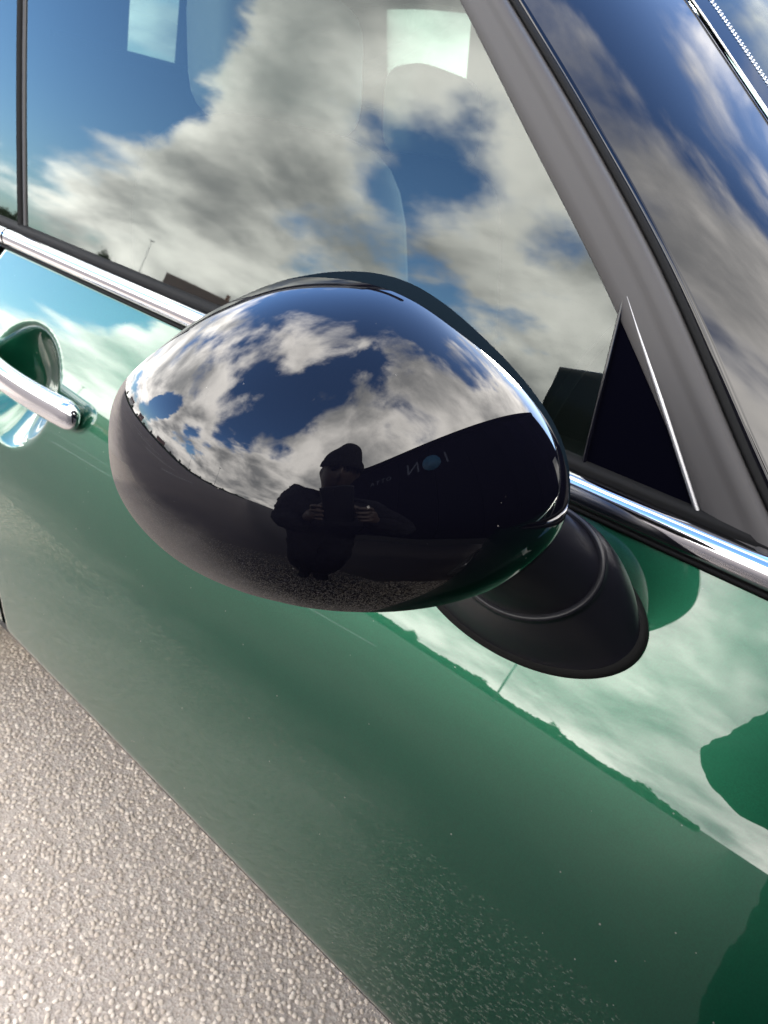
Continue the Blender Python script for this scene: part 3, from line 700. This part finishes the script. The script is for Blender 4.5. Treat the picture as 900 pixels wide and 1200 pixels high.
def pbox(name, c, s, m, par):
    v = [PC + Rr*(c[0]+sx*s[0]/2) + Dn*(c[1]+sy*s[1]/2) + Fo*(c[2]+sz*s[2]/2) for sx in (-1,1) for sy in (-1,1) for sz in (-1,1)]
    f = [(0,1,3,2), (4,6,7,5), (0,4,5,1), (2,3,7,6), (0,2,6,4), (1,5,7,3)]
    return bevel(mesh(name, v, f, m, par, smooth=False), .003)
pbox('phone_body', (0, 0, 0), (.074, .155, .008), MT['phone'], ph); pbox('camera_bump', (-.018, -.055, .0048), (.028, .030, .002), MT['phone'], ph)

# ------------------------------------------------------------------ far edge of the car park, seen only as reflections
def crown(seed, n, r, h, leafsize):
    rg_ = np.random.default_rng(seed); cl = rg_.normal(0, 1, (16, 3)); cl /= np.linalg.norm(cl, axis=1)[:, None]; cl *= rg_.uniform(.35, .85, (16, 1))
    v, f = [], []
    for i in range(n):
        c = cl[rg_.integers(16)] + rg_.normal(0, .17, 3); c = c*np.array((r, r, h/2)) + np.array((0, 0, h/2))
        a = rg_.normal(0, 1, 3); a /= np.linalg.norm(a); b = np.cross(a, rg_.normal(0, 1, 3)); b /= np.linalg.norm(b); s = leafsize*rg_.uniform(.6, 1.4)
        k = len(v); v += [c-a*s, c+b*s*.6, c+a*s, c-b*s*.6]; f.append((k, k+1, k+2, k+3))
    return v, f
crowns = []
for k in range(3):
    v, f = crown(40+k, 1500, 2.4, 4.2, .22); me = bpy.data.meshes.new('crown'); me.from_pydata([tuple(a) for a in v], [], f); me.materials.append(MT['leaf' if k < 2 else 'leaf2']); crowns.append(me)
trunk_me = None
KIND = ['dense green tree', 'open green tree', 'brownish autumn tree']
def polar(az, r): a = math.radians(az); r *= 1.25; return (r*math.cos(a)-.2, r*math.sin(a)-.3, 0)
def tree(az, r, s, k, where):
    global trunk_me
    o = empty('tree', polar(az, r), f'{KIND[k]} {where}', 'tree', 'trees along the far edge of the car park', rz=az)
    if trunk_me is None:
        t = tube('trunk', [(0, 0, 0), (.05, 0, 1.0), (0, .05, 2.2), (.1, 0, 4.0)], [.20, .15, .11, .03], MT['bark'], o, 8); trunk_me = t.data
        t.matrix_parent_inverse = Matrix.Identity(4)
    else:
        t = bpy.data.objects.new('trunk', trunk_me); C.objects.link(t); t.parent = o
    c = bpy.data.objects.new('crown', crowns[k]); C.objects.link(c); c.parent = o; c.location = (0, 0, 1.6)
    o.scale = (s*.6, s*.6, s*.6)
TREES = [(-176, 62, 1.0, 0, 'furthest along behind the car'), (-172, 70, .8, 1, 'second from the rear end of the row'), (-166, 66, 1.1, 0, 'beside the pale rendered house'), (-160, 74, .9, 2, 'between the two houses'),
         (-153, 64, .8, 1, 'left of the brick house'), (-147, 78, 1.0, 0, 'just past the tall lamp post'), (-133, 72, .75, 2, 'right of the dark roofed house'), (-127, 80, .9, 1, 'halfway along the hedge'),
         (-121, 70, .7, 2, 'near the low end of the hedge'), (-115, 84, .85, 0, 'a little past the middle of the hedge'), (-109, 76, .7, 1, 'set back beyond the hedge'), (-103, 90, .9, 0, 'last but one before the open tarmac'), (-96, 86, .8, 1, 'at the open end of the row, clear of the hedge')]
for t in TREES: tree(*t)
hv_, hf_ = [], []
rg_ = np.random.default_rng(5)
for i in range(9000):
    az = rg_.uniform(-178, -92); p = np.array(polar(az, 58+rg_.normal(0, .7))); c = p + np.array((0, 0, rg_.uniform(.1, 1.2+.25*math.sin(az*.9))))
    a = rg_.normal(0, 1, 3); a /= np.linalg.norm(a); b = np.cross(a, rg_.normal(0, 1, 3)); b /= np.linalg.norm(b); s = .28
    k = len(hv_); hv_ += [c-a*s, c+b*s, c+a*s, c-b*s]; hf_.append((k, k+1, k+2, k+3))
tag(mesh('hedge', hv_, hf_, MT['leaf'], None, smooth=False), 'long ragged hedge along the far edge of the car park', 'hedge')
def house(az, r, w, d_, h, rh, wall, roof, label):
    p = polar(az, r); o = empty('house', p, label, 'house', None, rz=math.radians(az+90))
    def lk(name, v, f, m, par=None): 
        ob = mesh(name, v, f, m, None, smooth=False); ob.parent = par or o; return ob
    def bx(name, c, s, m, par=None):
        v = [(c[0]+a*s[0]/2, c[1]+b*s[1]/2, c[2]+e*s[2]/2) for a in (-1,1) for b in (-1,1) for e in (-1,1)]
        return lk(name, v, [(0,1,3,2), (4,6,7,5), (0,4,5,1), (2,3,7,6), (0,2,6,4), (1,5,7,3)], m, par)
    w_ = bx('wall', (0, 0, h/2), (w, d_, h), wall)
    rv = [(-w/2-.3, -d_/2-.4, h), (w/2+.3, -d_/2-.4, h), (w/2+.3, d_/2+.4, h), (-w/2-.3, d_/2+.4, h), (-w/2-.3, 0, h+rh), (w/2+.3, 0, h+rh)]
    rf = lk('roof', rv, [(0, 1, 5, 4), (2, 3, 4, 5), (0, 4, 3), (1, 2, 5), (0, 3, 2, 1)], roof)
    bx('chimney', (w*.3, 0, h+rh+.2), (.7, .6, 1.6), MT['brick'], rf)
    for x in np.linspace(-w*.35, w*.35, 4):
        for z in ([1.4, 4.0] if h > 4 else [1.4]):
            q = bx('window', (x, -d_/2-.02, z), (1.1, .06, 1.2), MT['white']); bx('pane', (x, -d_/2-.06, z), (.9, .04, 1.0), MT['pane'], q)
            q = bx('window', (x, d_/2+.02, z), (1.1, .06, 1.2), MT['white']); bx('pane', (x, d_/2+.06, z), (.9, .04, 1.0), MT['pane'], q)
house(-140, 112, 13, 8, 3.0, 2.8, MT['brick'], MT['tile'], 'low house with a dark tiled roof reflected in the window')
house(-157, 110, 9, 7, 5.4, 2.4, MT['brick'], MT['tile'], 'two storey brick house among the far trees')
house(-169, 96, 10, 7, 5.4, 1.8, MT['render'], MT['tile'], 'pale rendered house at the rear end of the car park')
def lamp(az, r, h, label):
    p = Vector(polar(az, r)); o = empty('lamp_post', tuple(p), label, 'lamp post', 'lamp posts in the car park')
    n_ = Vector((-p.x, -p.y, 0)).normalized()
    tube('pole', [p, p+Vector((0, 0, h*.5)), p+Vector((0, 0, h))], [.06, .05, .035], MT['steel'], o, 10)
    tube('lamp_arm', [p+Vector((0, 0, h)), p+Vector((0, 0, h+.2))+n_*.5, p+Vector((0, 0, h+.25))+n_*1.2], .035, MT['steel'], o, 8)
    c = p+Vector((0, 0, h+.22))+n_*1.5
    box('lamp_head', tuple(c), (.5, .5, .12), MT['steel'], o, bev=.03)
lamp(-144.5, 85, 7.5, 'tall grey lamp post beside the low house'); lamp(-107.5, 30, 7.5, 'slim grey lamp post standing on open tarmac'); lamp(-122, 40, 7.2, 'grey lamp post in front of the hedge')
# worn bay lines far out on the tarmac
for k in range(1, 5):
    x = -2.5 - k*2.5
    o = mesh('bay_line', [(x-.05, -9.5, .004), (x+.05, -9.5, .004), (x+.05, -5, .004), (x-.05, -5, .004)], [(0, 1, 2, 3)], MT['marking'], ground, smooth=False)

# ------------------------------------------------------------------ loose aggregate on the ground near the car
def gravel():
    me = bpy.data.meshes.new('gravel')
    me.from_pydata([(-3.0, -1.4, 0), (.6, -1.4, 0), (.6, .6, 0), (-3.0, .6, 0)], [], [(0, 1, 2, 3)])
    o = link('gravel', me, MT['pebble']); o['kind'] = 'stuff'
    ng = bpy.data.node_groups.new('gravel', 'GeometryNodeTree')
    ng.interface.new_socket('Geometry', in_out='INPUT', socket_type='NodeSocketGeometry'); ng.interface.new_socket('Geometry', in_out='OUTPUT', socket_type='NodeSocketGeometry')
    n = lambda t: ng.nodes.new(t); gi, go = n('NodeGroupInput'), n('NodeGroupOutput'); jn = n('GeometryNodeJoinGeometry')
    pos = n('GeometryNodeInputPosition'); sxyz = n('ShaderNodeSeparateXYZ'); ng.links.new(pos.outputs[0], sxyz.inputs[0])
    pn = n('ShaderNodeTexNoise'); pn.inputs['Scale'].default_value = 3; pn.inputs['Detail'].default_value = 6
    pa = n('ShaderNodeMath'); pa.operation = 'MULTIPLY_ADD'; ng.links.new(pn.outputs[0], pa.inputs[0]); pa.inputs[1].default_value = .9
    pm = n('ShaderNodeMapRange'); pm.interpolation_type = 'SMOOTHSTEP'; ng.links.new(sxyz.outputs[0], pm.inputs[0])  # pebbles thin out along with the painted shade towards the shop
    for i_, v_ in ((1, -.9), (2, .2), (3, 0.), (4, 1.7)): pm.inputs[i_].default_value = v_
    pb_ = n('ShaderNodeMath'); pb_.operation = 'SUBTRACT'; ng.links.new(sxyz.outputs[1], pb_.inputs[0]); ng.links.new(pm.outputs[0], pb_.inputs[1]); ng.links.new(pb_.outputs[0], pa.inputs[2])
    def fall(den):
        q = n('ShaderNodeMapRange'); ng.links.new(pa.outputs[0], q.inputs[0])
        for i_, v_ in ((1, -1.40), (2, -.2), (3, 0.), (4, float(den))): q.inputs[i_].default_value = v_
        return q.outputs[0]
    def layer(density, smin, smax, seed, z):
        d = n('GeometryNodeDistributePointsOnFaces'); ng.links.new(gi.outputs[0], d.inputs['Mesh']); d.inputs['Seed'].default_value = seed
        if z: d.distribute_method = 'POISSON'; d.inputs['Distance Min'].default_value = z; d.inputs['Density Max'].default_value = density; ng.links.new(fall(1), d.inputs['Density Factor'])
        else: ng.links.new(fall(density), d.inputs['Density'])
        ico = n('GeometryNodeMeshIcoSphere'); ico.inputs['Subdivisions'].default_value = 2; ico.inputs['Radius'].default_value = 1
        sp_ = n('GeometryNodeSetPosition'); nt_ = n('ShaderNodeTexNoise'); nt_.inputs['Scale'].default_value = 1.1
        vs_ = n('ShaderNodeVectorMath'); vs_.operation = 'SUBTRACT'; ng.links.new(nt_.outputs['Color'], vs_.inputs[0]); vs_.inputs[1].default_value = (.5, .5, .5)
        vm = n('ShaderNodeVectorMath'); vm.operation = 'SCALE'; ng.links.new(vs_.outputs[0], vm.inputs[0]); vm.inputs['Scale'].default_value = .55
        ng.links.new(ico.outputs['Mesh'], sp_.inputs['Geometry']); ng.links.new(vm.outputs[0], sp_.inputs['Offset'])
        sm = n('GeometryNodeSetShadeSmooth'); ng.links.new(sp_.outputs[0], sm.inputs[0])
        st = n('GeometryNodeSetMaterial'); st.inputs['Material'].default_value = MT['pebble']; ng.links.new(sm.outputs[0], st.inputs['Geometry'])
        ip = n('GeometryNodeInstanceOnPoints'); ng.links.new(d.outputs['Points'], ip.inputs['Points']); ng.links.new(st.outputs[0], ip.inputs['Instance'])
        r = n('FunctionNodeRandomValue'); r.data_type = 'FLOAT_VECTOR'; r.inputs[0].default_value = (smin, smin, smin*.42); r.inputs[1].default_value = (smax, smax, smax*.50); r.inputs['Seed'].default_value = seed
        ro = n('FunctionNodeRandomValue'); ro.data_type = 'FLOAT_VECTOR'; ro.inputs[0].default_value = (-.25, -.25, 0); ro.inputs[1].default_value = (.25, .25, 6.28); ro.inputs['Seed'].default_value = seed+9
        ng.links.new(r.outputs[0], ip.inputs['Scale']); ng.links.new(ro.outputs[0], ip.inputs['Rotation'])
        ng.links.new(ip.outputs[0], jn.inputs[0])
    layer(60000, .0032, .0050, 1, .0064); layer(9000, .0010, .0022, 2, 0); layer(70, .0048, .0078, 3, 0)
    ng.links.new(jn.outputs[0], go.inputs[0])
    md = o.modifiers.new('gravel', 'NODES'); md.node_group = ng
gravel()
